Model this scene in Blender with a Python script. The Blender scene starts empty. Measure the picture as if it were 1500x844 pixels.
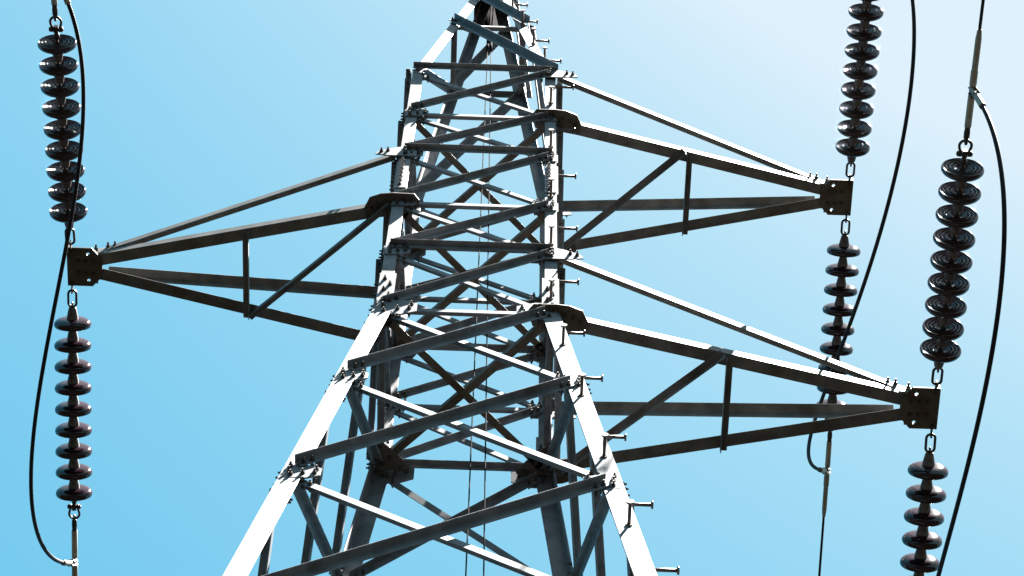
import bpy, math, random
from mathutils import Vector, Matrix
random.seed(7)
V = Vector
scn = bpy.context.scene
col = scn.collection
ZB = 16.013                       # height of the waist of the tower above the ground
UP = V((0, 0, 1))

# ------------------------------------------------------------------ materials
def new_mat(name):
    m = bpy.data.materials.new(name); m.use_nodes = True
    nt = m.node_tree
    return m, nt, nt.nodes['Principled BSDF']

def noise(nt, scale, detail=4.0, stretch=None):
    tc = nt.nodes.new('ShaderNodeTexCoord')
    n = nt.nodes.new('ShaderNodeTexNoise')
    n.inputs['Scale'].default_value = scale
    n.inputs['Detail'].default_value = detail
    if stretch:
        mp = nt.nodes.new('ShaderNodeMapping'); mp.inputs['Scale'].default_value = stretch
        nt.links.new(tc.outputs['Object'], mp.inputs['Vector'])
        nt.links.new(mp.outputs['Vector'], n.inputs['Vector'])
    else:
        nt.links.new(tc.outputs['Object'], n.inputs['Vector'])
    return n

def ramp(nt, src, stops):
    r = nt.nodes.new('ShaderNodeValToRGB')
    el = r.color_ramp.elements
    el[0].position, el[0].color = stops[0][0], stops[0][1]
    el[1].position, el[1].color = stops[1][0], stops[1][1]
    for p, c in stops[2:]:
        e = el.new(p); e.color = c
    nt.links.new(src, r.inputs['Fac'])
    return r

def mix(nt, fac, a, b):
    m = nt.nodes.new('ShaderNodeMixRGB')
    nt.links.new(fac, m.inputs['Fac'])
    for s, i in ((a, 'Color1'), (b, 'Color2')):
        if isinstance(s, tuple): m.inputs[i].default_value = s
        else: nt.links.new(s, m.inputs[i])
    return m

def weathered(name, c0, c1, rust, rough=0.55, lo=0.58, hi=0.72, metallic=0.0, scale=9.0, bump=0.08, spec=0.35):
    m, nt, b = new_mat(name)
    n1 = noise(nt, scale, 6)
    base = ramp(nt, n1.outputs['Fac'], [(0.3, c0 + (1,)), (0.7, c1 + (1,))])
    n2 = noise(nt, scale * 0.35, 8)
    msk = ramp(nt, n2.outputs['Fac'], [(lo, (0, 0, 0, 1)), (hi, (1, 1, 1, 1))])
    mx = mix(nt, msk.outputs['Color'], base.outputs['Color'], rust + (1,))
    oi = nt.nodes.new('ShaderNodeObjectInfo'); mr = nt.nodes.new('ShaderNodeMapRange')
    mr.inputs['To Min'].default_value = 0.86; mr.inputs['To Max'].default_value = 1.14
    hs = nt.nodes.new('ShaderNodeHueSaturation')
    nt.links.new(oi.outputs['Random'], mr.inputs['Value']); nt.links.new(mr.outputs['Result'], hs.inputs['Value'])
    nt.links.new(mx.outputs['Color'], hs.inputs['Color'])
    nt.links.new(hs.outputs['Color'], b.inputs['Base Color'])
    b.inputs['Roughness'].default_value = rough
    b.inputs['Metallic'].default_value = metallic
    b.inputs['Specular IOR Level'].default_value = spec
    n3 = noise(nt, scale * 14, 3)
    bp = nt.nodes.new('ShaderNodeBump'); bp.inputs['Strength'].default_value = bump
    bp.inputs['Distance'].default_value = 0.004
    nt.links.new(n3.outputs['Fac'], bp.inputs['Height'])
    nt.links.new(bp.outputs['Normal'], b.inputs['Normal'])
    return m

STEEL = weathered('galvanised_steel', (0.080, 0.085, 0.096), (0.158, 0.163, 0.175), (0.075, 0.062, 0.054))
ARM_STEEL = weathered('weathered_arm_steel', (0.078, 0.078, 0.076), (0.145, 0.143, 0.138), (0.055, 0.044, 0.035), lo=0.5, hi=0.7)
PLATE_STEEL = weathered('dull_plate_steel', (0.065, 0.056, 0.044), (0.095, 0.082, 0.064), (0.05, 0.03, 0.018), lo=0.46, hi=0.66, scale=14)
BOLT = weathered('bolt_steel', (0.03, 0.027, 0.025), (0.055, 0.05, 0.046), (0.035, 0.022, 0.015), rough=0.5, scale=40)
PEG = weathered('step_bolt_steel', (0.09, 0.065, 0.055), (0.13, 0.10, 0.09), (0.10, 0.045, 0.025), rough=0.5, scale=30)
LINK = weathered('forged_link_steel', (0.025, 0.021, 0.02), (0.05, 0.042, 0.04), (0.04, 0.022, 0.014), rough=0.45, scale=40, metallic=0.3)
CAP = weathered('insulator_cap_iron', (0.09, 0.084, 0.078), (0.14, 0.13, 0.12), (0.065, 0.05, 0.04), rough=0.6, scale=25)
CLAMP = weathered('clamp_aluminium', (0.26, 0.225, 0.175), (0.36, 0.32, 0.26), (0.14, 0.10, 0.06), rough=0.5, scale=20, lo=0.6, hi=0.8)
WIRE = weathered('thin_dark_wire', (0.004, 0.004, 0.005), (0.007, 0.007, 0.008), (0.005, 0.004, 0.004), rough=0.9, scale=60, spec=0.02)
CABLE = weathered('oxidised_cable', (0.010, 0.009, 0.012), (0.022, 0.020, 0.025), (0.015, 0.012, 0.012), rough=0.6, scale=60, spec=0.15)
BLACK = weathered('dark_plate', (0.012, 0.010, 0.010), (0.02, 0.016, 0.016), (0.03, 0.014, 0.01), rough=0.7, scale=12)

def porcelain():
    m, nt, b = new_mat('brown_glazed_porcelain')
    n = noise(nt, 18, 5)
    r = ramp(nt, n.outputs['Fac'], [(0.3, (0.015, 0.007, 0.011, 1)), (0.75, (0.028, 0.012, 0.019, 1))])
    nt.links.new(r.outputs['Color'], b.inputs['Base Color'])
    b.inputs['Roughness'].default_value = 0.10
    b.inputs['Specular IOR Level'].default_value = 0.42
    return m
GLAZE = porcelain()

def ground_mat():
    m, nt, b = new_mat('dry_grass_and_soil')
    n1 = noise(nt, 0.25, 8); n2 = noise(nt, 3.0, 8)
    a = ramp(nt, n1.outputs['Fac'], [(0.35, (0.005, 0.0055, 0.004, 1)), (0.65, (0.009, 0.0075, 0.0055, 1))])
    c = ramp(nt, n2.outputs['Fac'], [(0.4, (0.6, 0.6, 0.6, 1)), (0.6, (1, 1, 1, 1))])
    mm = nt.nodes.new('ShaderNodeMixRGB'); mm.blend_type = 'MULTIPLY'; mm.inputs['Fac'].default_value = 1
    nt.links.new(a.outputs['Color'], mm.inputs['Color1']); nt.links.new(c.outputs['Color'], mm.inputs['Color2'])
    nt.links.new(mm.outputs['Color'], b.inputs['Base Color'])
    b.inputs['Roughness'].default_value = 0.95
    b.inputs['Specular IOR Level'].default_value = 0.0
    return m

# ------------------------------------------------------------------ mesh builder
class MB:
    def __init__(self): self.v = []; self.f = []; self.sm = []; self.mi = []; self.cur = 0
    def face(self, idx, smooth=False):
        self.f.append(idx); self.sm.append(smooth); self.mi.append(self.cur)
    def prism(self, poly, ext):
        """closed prism: polygon (list of points) swept along ext"""
        n = len(poly); b = len(self.v)
        self.v += [V(p) for p in poly] + [V(p) + ext for p in poly]
        nrm = V((0, 0, 0))
        for i in range(n):
            nrm += V(poly[i]).cross(V(poly[(i + 1) % n]))
        flip = nrm.dot(ext) > 0
        A = list(range(b, b + n)); B = list(range(b + n, b + 2 * n))
        self.face(A[::-1] if flip else A); self.face(B if flip else B[::-1])
        for i in range(n):
            j = (i + 1) % n
            q = [A[i], A[j], B[j], B[i]]
            self.face(q if flip else q[::-1])
    def angle(self, p0, p1, a, b, w, w2=None, t=0.008):
        """rolled angle bar: heel along p0-p1, one leg along a (width w), the other along b (width w2)"""
        w2 = w2 or w
        p0 = V(p0); p1 = V(p1); d = (p1 - p0).normalized()
        a = V(a); a = (a - d * a.dot(d)).normalized()
        b = V(b); b = (b - d * b.dot(d)); b = (b - a * b.dot(a)).normalized()
        r = t * 0.55
        prof = [(0, 0), (w - r * .5, 0), (w, r * .5), (w, t - r), (w - r, t), (t + r, t), (t, t + r), (t, w2 - r), (t - r, w2), (r * .5, w2), (0, w2 - r * .5)]
        self.prism([p0 + a * x + b * y for x, y in prof], p1 - p0)
    def box(self, c, ax, ay, az):
        c = V(c); ax = V(ax); ay = V(ay); az = V(az)
        self.prism([c - ax - ay - az, c + ax - ay - az, c + ax + ay - az, c - ax + ay - az], az * 2)
    def rod(self, p0, p1, r0, r1=None, n=10, smooth=True):
        p0 = V(p0); p1 = V(p1); r1 = r0 if r1 is None else r1
        self.lathe([(0, r0), ((p1 - p0).length, r1)], p0, (p1 - p0).normalized(), n, smooth, caps=True)
    def lathe(self, prof, o, axis, n=32, smooth=True, caps=False):
        o = V(o); axis = V(axis).normalized()
        x = axis.orthogonal().normalized(); y = axis.cross(x)
        b = len(self.v); m = len(prof)
        for s, r in prof:
            for k in range(n):
                t = 2 * math.pi * k / n
                self.v.append(o + axis * s + (x * math.cos(t) + y * math.sin(t)) * r)
        for i in range(m - 1):
            for k in range(n):
                k2 = (k + 1) % n
                self.face([b + i * n + k, b + i * n + k2, b + (i + 1) * n + k2, b + (i + 1) * n + k], smooth)
        if caps:
            self.face([b + k for k in range(n)][::-1]); self.face([b + (m - 1) * n + k for k in range(n)])
    def tube(self, pts, r, n=10, closed=False):
        pts = [V(p) for p in pts]; m = len(pts); b = len(self.v)
        rr = r if isinstance(r, (list, tuple)) else [r] * m
        prev = None
        for i, p in enumerate(pts):
            if closed: d = (pts[(i + 1) % m] - pts[i - 1]).normalized()
            else: d = (pts[min(i + 1, m - 1)] - pts[max(i - 1, 0)]).normalized()
            x = d.orthogonal().normalized() if prev is None else (prev - d * prev.dot(d)).normalized()
            prev = x; y = d.cross(x)
            for k in range(n):
                t = 2 * math.pi * k / n
                self.v.append(p + (x * math.cos(t) + y * math.sin(t)) * rr[i])
        for i in range(m if closed else m - 1):
            i2 = (i + 1) % m
            for k in range(n):
                k2 = (k + 1) % n
                self.face([b + i * n + k, b + i * n + k2, b + i2 * n + k2, b + i2 * n + k], True)
        if not closed:
            self.face([b + k for k in range(n)][::-1]); self.face([b + (m - 1) * n + k for k in range(n)])
    def strand(self, pts, r, lobes=9, pitch=0.16, n=36):
        """stranded cable: a lobed section that twists along the path"""
        pts = [V(p) for p in pts]; m = len(pts); b = len(self.v); prev = None; L = 0
        for i, p in enumerate(pts):
            d = (pts[min(i + 1, m - 1)] - pts[max(i - 1, 0)]).normalized()
            x = d.orthogonal().normalized() if prev is None else (prev - d * prev.dot(d)).normalized()
            prev = x; y = d.cross(x)
            if i: L += (p - pts[i - 1]).length
            tw = 2 * math.pi * L / pitch
            for k in range(n):
                t = 2 * math.pi * k / n
                q = r * (0.86 + 0.14 * abs(math.cos(lobes * t / 2)))
                self.v.append(p + (x * math.cos(t + tw) + y * math.sin(t + tw)) * q)
        for i in range(m - 1):
            for k in range(n):
                k2 = (k + 1) % n
                self.face([b + i * n + k, b + i * n + k2, b + (i + 1) * n + k2, b + (i + 1) * n + k], True)
        self.face([b + k for k in range(n)][::-1]); self.face([b + (m - 1) * n + k for k in range(n)])
    def bolt(self, p, n, out=0.023, r=0.0115, inner=0.0):
        """hex head with washer and a short stub of thread"""
        p = V(p); n = V(n).normalized(); old = self.cur; self.cur = 1
        self.lathe([(0, r * 1.35), (0.004, r * 1.35)], p, n, 8, False, True)
        self.lathe([(0.003, r), (0.003 + out * .55, r)], p, n, 6, False, True)
        self.lathe([(0.003 + out * .5, r * .55), (out + .006, r * .5)], p, n, 6, False, True)
        if inner:
            q = p - n * inner
            self.lathe([(0, r), (0.014, r)], q, -n, 6, False, True)
            self.lathe([(0.01, r * .55), (0.03, r * .5)], q, -n, 6, False, True)
        self.cur = old
    def build(self, name, mats, parent=None):
        me = bpy.data.meshes.new(name)
        me.from_pydata([tuple(p) for p in self.v], [], self.f)
        me.polygons.foreach_set('use_smooth', self.sm)
        if not isinstance(mats, (list, tuple)): mats = [mats]
        for m in mats: me.materials.append(m)
        if len(mats) > 1: me.polygons.foreach_set('material_index', self.mi)
        me.update()
        o = bpy.data.objects.new(name, me); col.objects.link(o)
        if parent is not None: o.parent = parent
        return o

def empty(name, label, cat, loc=(0, 0, 0), group=None):
    o = bpy.data.objects.new(name, None); col.objects.link(o)
    o.location = loc; o.empty_display_size = 0.3
    o['label'] = label; o['category'] = cat
    if group: o['group'] = group
    return o

# ------------------------------------------------------------------ tower geometry
HW = 0.556                                   # half width of the square cage
LV = {0: 0.0, 1: 0.925, 2: 1.778, 3: 2.714, 4: 3.572, 5: 4.545, 6: 6.56, 7: 7.86,
      -1: -1.275, -2: -2.775, -3: -4.46, -4: -6.4, -5: -9.2, -6: -12.4, -7: -16.0}
KF = 0.1094                                  # flare of the body below the waist
ZAP = 9.284                                  # where the peak legs would meet
ZTOP = 8.86
KP = HW / (ZAP - LV[5])
def hw(z):
    if z < 0: return HW - KF * z
    if z <= LV[5]: return HW
    return KP * (ZAP - z)
FACES = {'near': (V((0, -1, 0)), V((1, 0, 0))), 'right': (V((1, 0, 0)), V((0, 1, 0))),
         'far': (V((0, 1, 0)), V((-1, 0, 0))), 'left': (V((-1, 0, 0)), V((0, -1, 0)))}
def fnorm(face, z):
    n = FACES[face][0]
    k = KF if z < -1e-6 else (0 if z <= LV[5] + 1e-6 else KP)
    return (n + UP * k).normalized()
def fpt(face, a, z, off=0.0, du=0.0):
    """point on a face: a = -1 / +1 at its left / right leg seen from outside"""
    n, u = FACES[face]; h = hw(z)
    return n * h + u * (a * h + du) + UP * (z + ZB) + fnorm(face, z) * off
def corner(sx, sy, z):
    h = hw(z); return V((sx * h, sy * h, z + ZB))

tower = empty('lattice_tower', 'tall grey steel lattice pylon with three staggered cross arms and bolted angle bracing', 'pylon')

# legs ---------------------------------------------------------------
LEGS = {}
for sx in (-1, 1):
    for sy in (-1, 1):
        m = MB(); a = V((-sx, 0, 0)); b = V((0, -sy, 0))
        m.angle(corner(sx, sy, -16.0), corner(sx, sy, 0.10), a, b, 0.112, t=0.010)
        ins = V((-sx, -sy, 0)) * 0.0
        m.angle(corner(sx, sy, -0.02) + ins, corner(sx, sy, LV[5] + .02) + ins, a, b, 0.082, t=0.009)
        m.angle(corner(sx, sy, LV[5] - .05), corner(sx, sy, ZTOP), a, b, 0.085, t=0.009)
        LEGS[sx, sy] = m.build('leg', STEEL, tower)
        # splice plates at the waist and half way up the cage
        for zs, ze, w in ((0.03, 0.52, 0.095), (2.02, 2.56, 0.078)):
            s = MB()
            for n, inn in ((V((0, sy, 0)), a), (V((sx, 0, 0)), b)):
                p = corner(sx, sy, 0) + n * 0.0015
                off = -0.006 if w > .09 else 0.003
                s.prism([p + inn * off + UP * zs, p + inn * w + UP * zs, p + inn * w + UP * ze, p + inn * off + UP * ze], n * 0.010)
                k = 0
                z = zs + .05
                while z < ze - .02:
                    s.bolt(p + inn * ((0.028 + 0.036 * (k % 2)) if w > .09 else (.030 if sx < 0 else .052)) + UP * z + n * 0.010, n, inner=0.024)
                    z += 0.085 if w > .09 else .075; k += 1
            s.build('splice_plate', [STEEL, BOLT], LEGS[sx, sy])

# step bolts on the right leg of the near face ---------------------------
leg_r = LEGS[1, -1]
def step_bolt(face, z):
    m = MB(); n = fnorm(face, z)
    n = FACES[face][0] * 1.0
    du = 0.045 if face == 'right' else -0.040
    p = fpt(face, -1 if face == 'right' else 1, z, 0.0, du)
    m.rod(p - n * 0.03, p + n * 0.135, 0.0095, n=10)
    m.rod(p + n * 0.132, p + n * 0.142, 0.021, n=12)
    m.lathe([(0.0, 0.019), (0.017, 0.019)], p + n * 0.001, n, 6, False, True)
    m.build('step_bolt', PEG, leg_r)
for z in (7.30, 6.50, 5.707, 4.95, 3.868, 2.923, 1.944, 1.091, 0.205, -0.627, -1.499, -2.438, -3.352, -4.3, -5.25, -6.2, -7.15, -8.1, -9.05, -10.0, -10.95, -11.9, -12.85):
    step_bolt('near', z)
for z in (7.70, 6.927, 6.10, 5.30, 4.40, 3.43, 2.487, 1.505, 0.605, -0.238, -1.053, -2.0, -2.955, -3.768, -4.75, -5.7, -6.65, -7.6, -8.55, -9.5, -10.45, -11.4, -12.35):
    step_bolt('right', z)

# face bracing -------------------------------------------------------------
def brace(face, a0, z0, a1, z1, kind, w, trim0=0.055, trim1=0.055, off=0.013, t=0.007, name='diagonal_brace', bolts=True):
    """kind 'outer': outstanding leg points outwards at the top; 'inner': it points inwards"""
    zm = (z0 + z1) / 2
    n = fnorm(face, zm if zm not in (0.0,) else zm)
    sgn = 1 if kind == 'outer' else -1
    o = off if kind == 'outer' else -(off)
    p0 = fpt(face, a0, z0, o); p1 = fpt(face, a1, z1, o)
    d = (p1 - p0).normalized()
    p0 = p0 + d * trim0; p1 = p1 - d * trim1
    down = -UP
    down = (down - d * down.dot(d)); down = (down - n * down.dot(n)).normalized()
    m = MB()
    p0 = p0 - down * (w * .45); p1 = p1 - down * (w * .45)
    m.angle(p0, p1, down, n * sgn, w, t=t)
    if bolts:
        for pp, dd in ((p0, d), (p1, -d)):
            for k in range(2):
                q = pp + dd * (0.035 + 0.055 * k) + down * (w * .58)
                if kind == 'outer': m.bolt(q + n * t, n, inner=t + .012)
                else: m.bolt(q + n * 0.001, n, inner=t + .004)
    return m.build(name, [STEEL, BOLT], tower), (p0, p1, down, n)

def crossing_bolt(face, za, zb, m_off=0.02):
    pass

panels = [(4, 5), (3, 4), (2, 3), (1, 2), (0, 1), (-1, 0), (-2, -1), (-3, -2), (-4, -3)]
for lo, hi in panels:
    z0, z1 = LV[lo], LV[hi]
    big = lo < 0
    wo, wi = (0.053, 0.050) if big else (0.045, 0.042)
    t0 = 0.09 if big else 0.06
    for face in FACES:
        rise_kind, fall_kind = {'near': ('outer', 'inner'), 'far': ('outer', 'inner'),
                                'right': ('inner', 'outer'), 'left': ('outer', 'inner')}[face]
        brace(face, -1, z0, 1, z1, rise_kind, wo if rise_kind == 'outer' else wi, t0, t0)
        brace(face, -1, z1, 1, z0, fall_kind, wo if fall_kind == 'outer' else wi, t0 + .02, t0 + .02)
        # through bolt where the pair crosses
# horizontal members
for lv in range(0, 6):
    for face in FACES:
        if face in ('left', 'right') and lv in (1, 3): continue
        kind = 'outer' if lv % 2 else 'inner'
        z = LV[lv] + (0.03 if lv % 2 else 0.02)
        if lv == 5: kind = 'outer'; z = LV[5] + 0.03
        brace(face, -1, z, 1, z, kind, 0.045 if lv % 2 else 0.044, 0.0 if lv == 5 else .03, 0.0 if lv == 5 else .03, off=0.016 if lv % 2 else 0.012, name='horizontal_strut', bolts=lv % 2 == 1)
# the peak: one level of struts, single diagonals
for face in FACES:
    brace(face, -1, LV[6] - .06, 1, LV[6] - .06, 'inner', 0.045, 0.03, 0.03, name='horizontal_strut', bolts=False)
    k = 'outer' if face in ('near', 'right') else 'inner'
    brace(face, -1, LV[7], 1, LV[6], k, 0.062, 0.03, 0.0)
    brace(face, -1, LV[6] + .02, 1, LV[5] + .06, k, 0.062, 0.0, 0.0)

# horizontal plan bracing inside the cage at the arm levels
for lv in (0, 2, 4):
    z = LV[lv] - 0.02
    for s in (-1, 1):
        m = MB()
        p0 = corner(s, -1, z) + V((-s, 1, 0)) * .05 + UP * (0.012 * s); p1 = corner(-s, 1, z) - V((-s, 1, 0)) * .05 + UP * (0.012 * s)
        d = (p1 - p0).normalized(); side = d.cross(UP)
        m.angle(p0 - side * .024, p1 - side * .024, side, UP, 0.050, t=0.006)
        m.build('plan_brace', PLATE_STEEL, tower)
    for sx in (-1, 1):
        for sy in (-1, 1):
            m = MB(); c = corner(sx, sy, z - 0.012)
            g = 0.85 if (lv == 0 and sy > 0) else 0.6
            poly = [(0.012, 0.012), (0.26 * g, 0.012), (0.26 * g, 0.05 * g), (0.15 * g, 0.17 * g), (0.05 * g, 0.25 * g), (0.012, 0.25 * g)]
            pts = [c + V((-sx * x, -sy * y, 0)) for x, y in poly]
            m.prism(pts, UP * 0.009)
            for x, y in ((.07 * g, .07 * g), (.12 * g, .12 * g), (.2 * g, .035), (.035, .2 * g)):
                m.bolt(c + V((-sx * x, -sy * y, 0)), -UP, out=.022, r=.013)
            m.build('corner_plate', [PLATE_STEEL, BOLT], tower)

# vertical gusset plates at the panel points of each face
def gusset(face, side, lv, size):
    z = LV[lv]; n = fnorm(face, z if lv != 0 else 0.0)
    if lv == 0: n = fnorm(face, -0.01 if face == 'far' else 0.0)
    u = FACES[face][1] * (-side)
    up = n.cross(FACES[face][1]).normalized()
    if up.z < 0: up = -up
    c = fpt(face, side, z, 0.0125 if lv == 0 else 0.002)
    w = size
    poly = [(0.004, -.52), (0.62, -.52), (1.0, -.30), (1.0, .18), (.55, .42), (0.004, .42)]
    m = MB()
    m.prism([c + u * (x * w) + up * (y * w) for x, y in poly], n * 0.009)
    top = c + n * 0.009
    spots = [(.16, .24), (.17, -.08), (.20, -.38), (.52, -.24), (.82, -.20), (.86, .04)]
    for x, y in spots:
        m.bolt(top + u * (x * w + random.uniform(-.004, .004)) + up * (y * w + random.uniform(-.004, .004)), n, inner=0.026)
    m.build('gusset_plate', [STEEL, BOLT], tower)
for face in FACES:
    for side in (-1, 1):
        for lv in (-3, -2, -1, 0, 1, 2, 3, 4):
            gusset(face, side, lv, {0: 0.25, -1: 0.17, -2: 0.19, -3: 0.2}.get(lv, 0.165))

# far lower part of the body, out of the photograph: one lattice mesh
m = MB()
for lo, hi in ((-5, -4), (-6, -5), (-7, -6)):
    for face in FACES:
        n = fnorm(face, -5)
        for a in (-1, 1):
            p0 = fpt(face, -a, LV[lo], 0.0); p1 = fpt(face, a, LV[hi], 0.0)
            d = (p1 - p0).normalized(); dn = n.cross(d)
            o = n * (0.013 if a > 0 else -.013)
            m.angle(p0 + d * .1 + o, p1 - d * .1 + o, -dn if dn.z > 0 else dn, n * a, 0.085)
m.build('lower_body_lattice', STEEL, tower)

# dark plate closing the top of the far face of the peak, the cross bar under it
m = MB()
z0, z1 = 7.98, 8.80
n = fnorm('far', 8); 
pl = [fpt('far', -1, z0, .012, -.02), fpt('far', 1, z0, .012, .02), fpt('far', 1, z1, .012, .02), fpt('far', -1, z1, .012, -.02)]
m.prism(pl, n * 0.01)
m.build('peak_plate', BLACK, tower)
m = MB()  # added side plates and lid, out of view, keep sun off the far plate
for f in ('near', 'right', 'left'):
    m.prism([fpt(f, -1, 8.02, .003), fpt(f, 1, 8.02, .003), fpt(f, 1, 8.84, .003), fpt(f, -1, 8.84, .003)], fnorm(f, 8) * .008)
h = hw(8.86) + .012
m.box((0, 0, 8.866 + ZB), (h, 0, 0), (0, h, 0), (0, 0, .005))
m.build('added_shade_cap', BLACK, tower)
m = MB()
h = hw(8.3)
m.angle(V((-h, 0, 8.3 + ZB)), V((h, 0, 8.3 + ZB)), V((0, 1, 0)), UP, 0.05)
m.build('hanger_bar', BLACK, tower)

# cross arms ---------------------------------------------------------------
TIPS = {}
def cross_arm(side, lv, tx, label):
    z = LV[lv]; zt = LV[lv + 1]; X = V((side, 0, 0))
    arm = bpy.data.objects.new('cross_arm', None); col.objects.link(arm); arm.parent = tower
    arm['label'] = label
    arm.location = V((side * HW, 0, z + ZB))
    inv = -V(arm.location)
    def fin(m, name, mats):
        m.v = [p + inv for p in m.v]
        return m.build(name, mats, arm)
    xt = side * (tx - 0.15)
    ends = {}
    for sy in (-1, 1):
        Y = V((0, sy, 0))
        # bottom chord, heel outside and below
        p0 = V((side * (HW - 0.10), sy * (HW + .012), z + ZB)); p1 = V((xt, sy * 0.085, z + ZB))
        m = MB(); m.angle(p0, p1, UP, -Y, 0.070, 0.084, t=0.008)
        # flattened end running into the tip plate
        m.prism([p1 + V((0, 0, .012)), p1 - Y * .066 + V((0, 0, .012)), V((xt + side * .08, sy * 0.018, z + ZB + .012)), V((xt + side * .08, sy * 0.084, z + ZB + .012))], UP * .008)
        fin(m, 'bottom_chord', ARM_STEEL); ends[sy] = (p0, p1)
        # upper tie
        q0 = V((side * (HW + 0.045), sy * (HW + .002), zt + ZB + .005)); q1 = V((xt - side * .07, sy * 0.105, z + ZB + .11))
        dq = (V((xt, sy * .08, z + ZB + .08)) - V((side * HW, sy * HW, zt + ZB))).normalized()
        m = MB(); m.angle(q0, q1, -UP, -Y, 0.062 if sy < 0 else 0.07, 0.060 if sy < 0 else 0.068, t=0.007)
        fin(m, 'tie', ARM_STEEL)
        # plate at the tower end of the tie (lies in the tower face) and the bent plate at the tip
        m = MB()
        c = V((side * HW, sy * (HW + .0125), zt + ZB))
        poly = [(-.12, .03), (0.0, .07), (.04, .055), (.15, -.025), (.17, -.08), (.09, -.10), (-.12, -.10)]
        m.prism([c + X * x + UP * y for x, y in poly], Y * .009)
        for x, y in ((.085, -.02), (.13, -.04), (-.04, .0), (-.045, -.06)):
            m.bolt(c + X * x + UP * y + Y * .009, Y, out=.028)
        fin(m, 'tie_plate', [STEEL, BOLT])
        m = MB()
        e = V((xt, sy * .090, z + ZB))
        m.prism([e + X * .02 + UP * .01, e + X * .02 + UP * .07, e - X * .14 + UP * .15, e - X * .22 + UP * .15 + Y * .02, e - X * .16 + UP * .02 + Y * .01], Y * .008)
        for x, zz in ((-.13, .12), (-.085, .10), (-.01, .05)):
            m.bolt(e + X * x + UP * zz + Y * .008, Y, out=.042, r=.014)
        fin(m, 'tip_bracket', [ARM_STEEL, BOLT])
        # big horizontal bracket plate joining the chord to the leg
        m = MB()
        c = V((side * HW, sy * HW, z + ZB - 0.009))
        poly = [(-.185, .015), (-.145, .064), (.0, .066), (.075, .058), (.155, .028), (.195, -.055), (.17, -.13), (.05, -.11), (-.15, -.085)]
        m.prism([c + X * x + Y * y for x, y in poly], UP * .008)
        for x, y in ((-.12, .0), (-.08, .01), (-.03, .02), (.05, .0), (.1, -.02), (.14, -.05)):
            m.bolt(c + X * x + Y * y, -UP, out=.02, r=.012)
        fin(m, 'bracket_plate', [PLATE_STEEL, BOLT])
    # strut and diagonal under the chords
    def on_chord(sy, t):
        p0, p1 = ends[sy]; a = V((side * HW, sy * HW, z + ZB)); b = V((side * tx, 0, z + ZB))
        return a.lerp(b, t)
    t = 0.455
    a = on_chord(-1, t) + V((0, -.0, -.010)); b = on_chord(1, t) + V((0, .035, -.010))
    m = MB(); m.angle(a - X * .022, b - X * .022, X, -UP, 0.044, 0.044, t=.006); fin(m, 'strut', ARM_STEEL)
    if side > 0: a = V((HW, HW, z + ZB)); b = on_chord(-1, 0.425)
    else: a = V((-HW, -HW, z + ZB)); b = on_chord(1, 0.435)
    a = a + UP * -.018; b = b + UP * -.018; d = (b - a).normalized(); sd = d.cross(UP)
    m = MB(); m.angle(a + d * .02 - sd * .023, b + d * .03 - sd * .023, sd, -UP, 0.046, 0.046, t=.006); fin(m, 'diagonal', ARM_STEEL)
    # horizontal tip plate with two spare holes, edge flange outside
    m = MB()
    cx, cy, cz = side * (tx - .085), 0, z + ZB - .012
    out = [(-.125, -.065), (-.055, -.142), (.105, -.142), (.105, .142), (-.055, .142), (-.125, .065)]
    hole = (-.03, .098); hr = .0115
    c0 = V((cx, cy, cz))
    def half(s):
        # half plate as a ring of quads round its hole
        o2 = [(-.125, 0), (-.125, .065), (-.09, .1035), (-.055, .142), (-.03, .142), (.03, .142), (.105, .142), (.105, .07), (.105, 0), (.03, 0), (-.03, 0), (-.08, 0)]
        k = len(o2); b = len(m.v); th = .010
        ang = [math.atan2(y - hole[1], x - hole[0]) for x, y in o2]
        rings = [[(x, y, 0) for x, y in o2], [(hole[0] + hr * math.cos(g), hole[1] + hr * math.sin(g), 0) for g in ang]]
        rings.append([(x, y, th) for x, y, _ in rings[1]]); rings.append([(x, y, th) for x, y, _ in rings[0]])
        for rg in rings:
            for x, y, zz in rg: m.v.append(c0 + X * x + V((0, s * y, zz)))
        for ri in range(4):
            for i in range(k):
                j = (i + 1) % k
                if ri == 3 and o2[i][1] == 0 and o2[j][1] == 0: continue
                m.face([b + ri * k + i, b + ri * k + j, b + ((ri + 1) % 4) * k + j, b + ((ri + 1) % 4) * k + i])
    half(1); half(-1)
    m.box(c0 + X * .111 + UP * .035, X * .005, V((0, .1415, 0)), UP * .04)
    for x in (-.06, -.01, .04):
        for y in (-.045, .045): m.bolt(c0 + X * x + V((0, y, 0)), -UP, out=.016, r=.012)
    fin(m, 'tip_plate', [PLATE_STEEL, BOLT])
    return V((side * tx, 0, z + ZB))

TIPS['left'] = cross_arm(-1, 2, 2.751, 'cross arm reaching left, halfway between the two on the right')
TIPS['upper'] = cross_arm(1, 4, 2.767, 'upper cross arm reaching right')
TIPS['lower'] = cross_arm(1, 0, 2.921, 'lower and longer cross arm reaching right')

# ------------------------------------------------------------------ insulator strings
DN = V((-.00502, -.99527, -.09702)).normalized()      # towards and over the camera
DF = V((-.00531, .99083, -.13502)).normalized()       # away from the camera
def frame(d):
    z = d.normalized(); x = z.cross(UP).normalized(); y = z.cross(x)
    return Matrix((x, y, z)).transposed()

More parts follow.
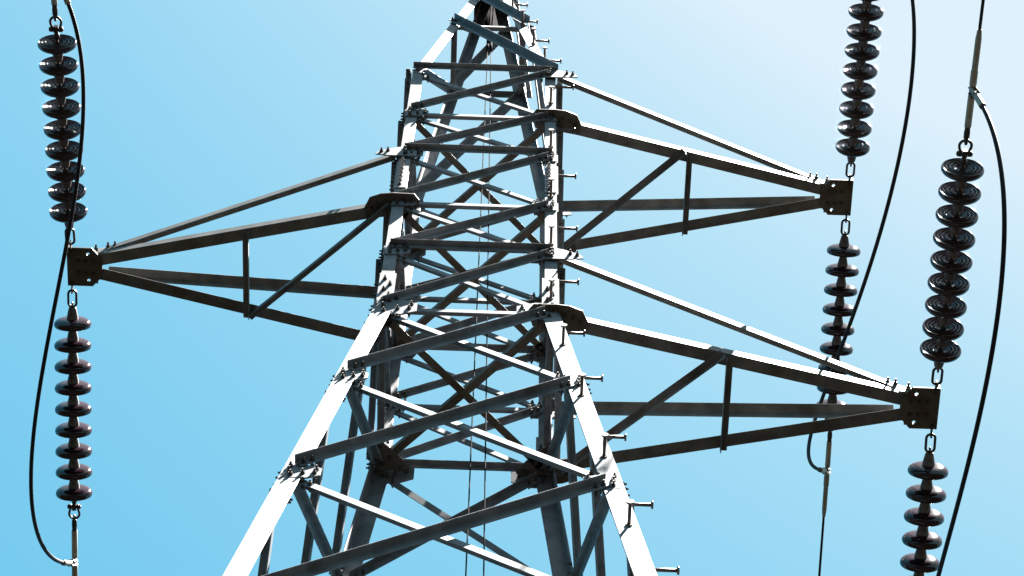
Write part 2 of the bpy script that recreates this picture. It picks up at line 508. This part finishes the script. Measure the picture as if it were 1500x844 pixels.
def shell_bm():
    m = MB()
    prof = [(-.036, .030), (-.0355, .046), (-.034, .064), (-.0305, .084), (-.024, .103), (-.014, .118), (-.003, .1258), (.007, .1278), (.016, .1268),
            (.0225, .1235), (.0250, .119), (.0235, .1155), (.011, .1125), (.006, .109), (.0075, .105), (.021, .1015), (.0245, .0985), (.021, .0955),
            (.006, .092), (.003, .087), (.006, .082), (.0215, .079), (.025, .0755), (.0215, .072), (.005, .0685), (.002, .064), (.005, .059),
            (.019, .056), (.022, .0525), (.019, .049), (.004, .0455), (.001, .036), (.002, .018)]
    m.lathe(prof, (0, 0, 0), (0, 0, 1), 48, True)
    return m
def cap_bm():
    m = MB()
    m.lathe([(-.116, .010), (-.116, .0225), (-.108, .0265), (-.080, .0325), (-.050, .0385), (-.032, .0405), (-.027, .0425), (-.0245, .0425), (-.0245, .03)], (0, 0, 0), (0, 0, 1), 24, True)
    return m
def pin_bm():
    m = MB(); m.lathe([(.0, .020), (.010, .017), (.018, .011), (.045, .0095), (.06, .0095)], (0, 0, 0), (0, 0, 1), 14, True); return m

def oval(cx, L, W, ax, n=28):
    """stadium shaped ring in the plane of the axis and ax"""
    pts = []
    r = W / 2; s = L / 2 - r
    for k in range(n):
        t = 2 * math.pi * k / n
        c, sn = math.cos(t), math.sin(t)
        pts.append(V(ax) * (r * sn) + V((0, 0, cx + r * c + (s if c > 0 else -s))))
    return pts

def make_string():
    root = empty('insulator_string', 'x', 'insulator string')
    m = MB()
    m.box((0, 0, .150), (.005, 0, 0), (0, .016, 0), (0, 0, .045)); m.build('lug', LINK, root)
    m = MB(); m.tube(oval(.232, .118, .056, (1, 0, 0)), .0085, 10, True); m.build('chain_link', LINK, root)
    m = MB()
    m.tube([V((0, .012 * math.sin(t), .276 + .014 * math.cos(t))) for t in [2 * math.pi * k / 14 for k in range(14)]], .006, 8, True)
    m.rod((0, 0, .284), (0, 0, .312), .009); m.build('ball_eye', LINK, root)
    for i in range(9):
        s = .41 + .155 * i
        d = shell_bm(); o = d.build('insulator_disc', GLAZE, root); o.location = (0, 0, s)
        c = cap_bm().build('cap', CAP, o); p = pin_bm().build('pin', LINK, o)
    m = MB()
    m.lathe([(1.690, .012), (1.700, .020), (1.722, .020), (1.730, .014), (1.765, .014)], (0, 0, 0), (0, 0, 1), 14, True, True)
    m.box((0, 0, 1.762), (.014, 0, 0), (0, .018, 0), (0, 0, .022)); m.build('socket_eye', LINK, root)
    m = MB()
    pts = []
    for k in range(25):
        t = math.pi * k / 24
        pts.append(V((.036 * math.cos(t), 0, 1.812 + .036 * math.sin(t))))
    pts = [V((.024, 0, 1.752)), V((.026, 0, 1.775)), V((.033, 0, 1.795))] + pts + [V((-.033, 0, 1.795)), V((-.026, 0, 1.775)), V((-.024, 0, 1.752))]
    m.tube(pts, .0085, 10)
    m.rod((-.048, 0, 1.760), (.048, 0, 1.760), .0095); m.rod((.030, 0, 1.760), (.044, 0, 1.760), .017, n=6, smooth=False); m.rod((-.044, 0, 1.760), (-.030, 0, 1.760), .017, n=12)
    m.rod((-.034, 0, 1.760), (-.018, 0, 1.760), .018, n=12); m.rod((.018, 0, 1.760), (.034, 0, 1.760), .018, n=12)
    m.build('shackle', LINK, root)
    return root

def kids(o): return [c for c in bpy.data.objects if c.parent == o]
def copy_tree(o, parent=None):
    c = o.copy(); col.objects.link(c)
    if parent is not None: c.parent = parent
    for ch in kids(o): copy_tree(ch, c)
    return c

SLABEL = {('left', 'near'): 'brown disc chain above the left cross arm tip, ribbed undersides showing',
          ('left', 'far'): 'brown disc chain below the left cross arm tip, smooth tops showing',
          ('upper', 'near'): 'brown ribbed disc chain above the upper right cross arm tip, cut by the frame',
          ('upper', 'far'): 'brown disc chain below the upper right arm tip, passing behind the lower arm',
          ('lower', 'near'): 'brown ribbed disc chain above the lower right arm tip, nearest the right edge',
          ('lower', 'far'): 'glinting brown disc chain below the lower right arm tip, cut off at the bottom'}
proto = make_string(); first = True
for arm in ('left', 'upper', 'lower'):
    for side, d in (('near', DN), ('far', DF)):
        o = proto if first else copy_tree(proto); first = False
        o.location = TIPS[arm]; o.rotation_euler = frame(d).to_euler()
        o['label'] = SLABEL[arm, side]; o['group'] = 'insulator strings at the cross arm tips'

# ------------------------------------------------------------------ line conductors with dead end clamps
CLABEL = {('left', 'near'): 'line conductor with pale clamp above the top disc chain at the left edge',
          ('left', 'far'): 'line conductor in a pale clamp hanging from the lower disc chain at the left',
          ('upper', 'near'): 'line conductor clamped beyond the disc chain of the upper right arm, out of frame above',
          ('upper', 'far'): 'dark line conductor in a pale clamp seen below the lower right cross arm',
          ('lower', 'near'): 'line conductor in a long pale clamp at the upper right edge, jumper branching off it',
          ('lower', 'far'): 'line conductor beyond the disc chain under the lower right arm tip, out of frame below'}
def make_conductor(arm, side, d, branch):
    A = TIPS[arm]; root = empty('line_conductor', CLABEL[arm, side], 'power cable', A + d * 1.84, 'line conductors'); root.location = A + d * 1.84
    off = V(root.location); side_v = d.cross(UP).normalized(); nv = side_v.cross(d)
    P = lambda s: d * (s - 1.84)
    m = MB()
    m.tube([P(1.842) + side_v * 0 + (nv * .016 * math.sin(t) + d * .016 * math.cos(t)) for t in [2 * math.pi * k / 16 for k in range(16)]], .009, 8, True)
    m.lathe([(0, .012), (.012, .018), (.05, .019), (.07, .016), (.09, .0195), (.098, .0195), (.1, .016)], P(1.852), d, 14, True, True)
    m.build('clamp_eye', LINK, root)
    m = MB()
    L = .62
    m.lathe([(0, .015), (.004, .0205), (.20, .0205), (.205, .019), (.27, .019), (.275, .0215), (.36, .0215), (.365, .0185), (.56, .0185), (L, .0125)], P(1.935), d, 18, True, True)
    m.build('dead_end_clamp', CLAMP, root)
    m = MB(); pts = []
    for i in range(41):
        s = 2.53 + 60 * (i / 40) ** 1.6
        q = P(s) + UP * (0.0011 * (s - 2.5) ** 2)
        pts.append(q)
    m.tube(pts, .0098, 8); m.build('cable', CABLE, root)
    return root
for arm in TIPS:
    for side, d in (('near', DN), ('far', DF)): make_conductor(arm, side, d, None)

# ------------------------------------------------------------------ jumpers
CP = {'left': [[-2.762, -2.16, 1.546], [-2.5, -1.775, 1.483], [-2.437, -1.261, 1.292], [-2.539, -0.661, 1.016], [-2.739, -0.015, 0.725], [-2.913, 0.656, 0.519], [-2.968, 1.308, 0.51], [-2.906, 1.841, 0.8], [-2.763, 2.15, 1.463]],
      'upper': [[2.756, -2.16, 3.345], [2.932, -2.281, 2.445], [2.97, -1.994, 1.799], [2.91, -1.368, 1.409], [2.768, -0.545, 1.286], [2.543, 0.318, 1.438], [2.335, 1.1, 1.84], [2.354, 1.729, 2.452], [2.755, 2.15, 3.262]],
      'lower': [[2.911, -2.16, -0.219], [2.995, -2.15, -0.897], [3.003, -1.914, -1.368], [2.973, -1.49, -1.633], [2.928, -0.931, -1.695], [2.865, -0.281, -1.563], [2.808, 0.445, -1.265], [2.81, 1.254, -0.838], [2.91, 2.15, -0.302]]}
JLABEL = {'left': 'slack black jumper cable looping round the tip of the left cross arm',
          'upper': 'slack black jumper cable crossing behind the lower right arm from the upper right arm conductors',
          'lower': 'slack black jumper cable at the right edge beside the ribbed disc chain'}
for arm, cp in CP.items():
    cp = [V((x, y, z + ZB)) for x, y, z in cp]; N = len(cp) - 1
    def bez(t): return sum((c * (math.comb(N, i) * t ** i * (1 - t) ** (N - i)) for i, c in enumerate(cp)), V((0, 0, 0)))
    pts = [bez(i / 480) for i in range(481)]
    root = empty('jumper_cable', JLABEL[arm], 'jumper cable', pts[240], 'jumper cables')
    o = pts[240]; pts = [p - o for p in pts]
    ln = [0]
    for a, b in zip(pts, pts[1:]): ln.append(ln[-1] + (b - a).length)
    def cut(l0, l1): return [p for p, l in zip(pts, ln) if l0 <= l <= l1]
    T = ln[-1]
    m = MB(); m.strand(cut(.10, T - .10), .0140); m.build('cable', CABLE, root)
    for seg in (cut(0, .235), cut(T - .235, T)[::-1]):
        m = MB()
        rr = [.020 if i > 4 else .016 for i in range(len(seg))]
        m.tube(seg, rr, 14)
        p = seg[0]; d = (seg[1] - seg[0]).normalized()
        m.box(p + d * .03, d * .05, d.orthogonal().normalized() * .027, d.cross(d.orthogonal().normalized()) * .009)
        m.cur = 1
        q = d.cross(d.orthogonal().normalized())
        for k in (0.01, .055): m.lathe([(-.03, .012), (.03, .012)], p + d * k, q, 6, False, True)
        m.cur = 0
        m.build('terminal_lug', [CLAMP, BOLT], root)

# ------------------------------------------------------------------ thin wires hanging down inside the tower
WL = ['thin wire hanging down inside the tower, the left of the pair', 'thin wire hanging down inside the tower, the right of the pair']
for i, (xt, xb) in enumerate(((-.012, .20), (.014, .40))):
    top = V((xt, 0, 7.86 + ZB)); root = empty('hanging_wire', WL[i], 'wire', top, 'wires inside the tower')
    a = V((0, 0, 0)); h1 = V((0, 0, -.70)); end = V((xb - xt, 0, -7.86 - ZB + .1))
    f = lambda z: V(((xb - xt) * min(1, max(0, (-z - .7) / 23.1)), 0, z))
    m = MB(); m.rod((0, 0, .44), (0, 0, -.62), .006, n=8)
    m.tube([V((.022 * math.sin(t), 0, -.66 + .035 * math.cos(t))) for t in [2 * math.pi * k / 16 for k in range(16)]], .007, 8, True)
    m.build('hook', WIRE, root)
    m = MB(); m.lathe([(0, .006), (.02, .013), (.40, .013), (.42, .0055)], f(-.69), (f(-1.2) - f(-.69)), 10, True, True); m.build('sleeve', WIRE, root)
    m = MB(); m.tube([f(-.9 - 22.8 * k / 30) for k in range(31)], .0045, 6); m.build('cable', WIRE, root)

# ------------------------------------------------------------------ ground
bpy_me = bpy.data.meshes.new('ground')
S = 6000
bpy_me.from_pydata([(-S, -S, 0), (S, -S, 0), (S, S, 0), (-S, S, 0)], [], [(0, 1, 2, 3)])
bpy_me.materials.append(ground_mat())
g = bpy.data.objects.new('ground', bpy_me); col.objects.link(g)
g['kind'] = 'structure'; g['label'] = 'dark dry grass and soil under the pylon'; g['category'] = 'ground'

# ------------------------------------------------------------------ camera
cam = bpy.data.cameras.new('camera'); co = bpy.data.objects.new('camera', cam); col.objects.link(co)
fw = V((-1.29688845e-04, .398284335, .917261997)); rt = V((.99943659, -.03073451, .01348654)); upv = V((-.03356307, -.91674695, .39805595))
M = Matrix((rt, upv, -fw)).transposed().to_4x4()
M.translation = V((0.2744, -6.9761, -14.4131 + ZB))
co.matrix_world = M
cam.sensor_width = 36.0; cam.lens = 3762.55 / 1500 * 36.0
cam.clip_start = 0.1; cam.clip_end = 20000
scn.camera = co

# ------------------------------------------------------------------ light
sd = V((0.33, -0.15, 1.0)).normalized()
sun = bpy.data.lights.new('sun', 'SUN'); sun.energy = 5.0; sun.angle = math.radians(0.5); sun.color = (1.0, 0.965, 0.91)
so = bpy.data.objects.new('sun', sun); col.objects.link(so)
so.rotation_euler = sd.to_track_quat('Z', 'Y').to_euler(); so.location = sd * 60
w = bpy.data.worlds.new('World'); scn.world = w; w.use_nodes = True
nt = w.node_tree; bg = nt.nodes['Background']
sky = nt.nodes.new('ShaderNodeTexSky'); sky.sky_type = 'NISHITA'; sky.sun_disc = False
sky.sun_elevation = math.asin(sd.z); sky.sun_rotation = math.atan2(sd.x, sd.y)
sky.altitude = 0; sky.air_density = 1.0; sky.dust_density = 3.0; sky.ozone_density = 1.0
sep = nt.nodes.new('ShaderNodeSeparateColor'); com = nt.nodes.new('ShaderNodeCombineColor')
nt.links.new(sky.outputs['Color'], sep.inputs['Color'])
for i, (gam, gain) in enumerate(((1.5, 0.124), (0.55, 0.585), (0.25, 0.975))):      # one colour response for the whole sky
    p = nt.nodes.new('ShaderNodeMath'); p.operation = 'POWER'; p.inputs[1].default_value = gam
    q = nt.nodes.new('ShaderNodeMath'); q.operation = 'MULTIPLY'; q.inputs[1].default_value = gain
    nt.links.new(sep.outputs[i], p.inputs[0]); nt.links.new(p.outputs[0], q.inputs[0]); r_ = nt.nodes.new('ShaderNodeMath'); r_.operation = 'MINIMUM'; r_.inputs[1].default_value = (1.12, 1.34, 1.49)[i]
    nt.links.new(q.outputs[0], r_.inputs[0]); nt.links.new(r_.outputs[0], com.inputs[i])
nt.links.new(com.outputs['Color'], bg.inputs['Color'])
bg.inputs['Strength'].default_value = 0.058

scn.view_settings.view_transform = 'Standard'; scn.view_settings.look = 'None'
scn.view_settings.exposure = 3.5; scn.view_settings.gamma = 1.0; scn.view_settings.use_curve_mapping = False
scn.cycles.max_bounces = 6
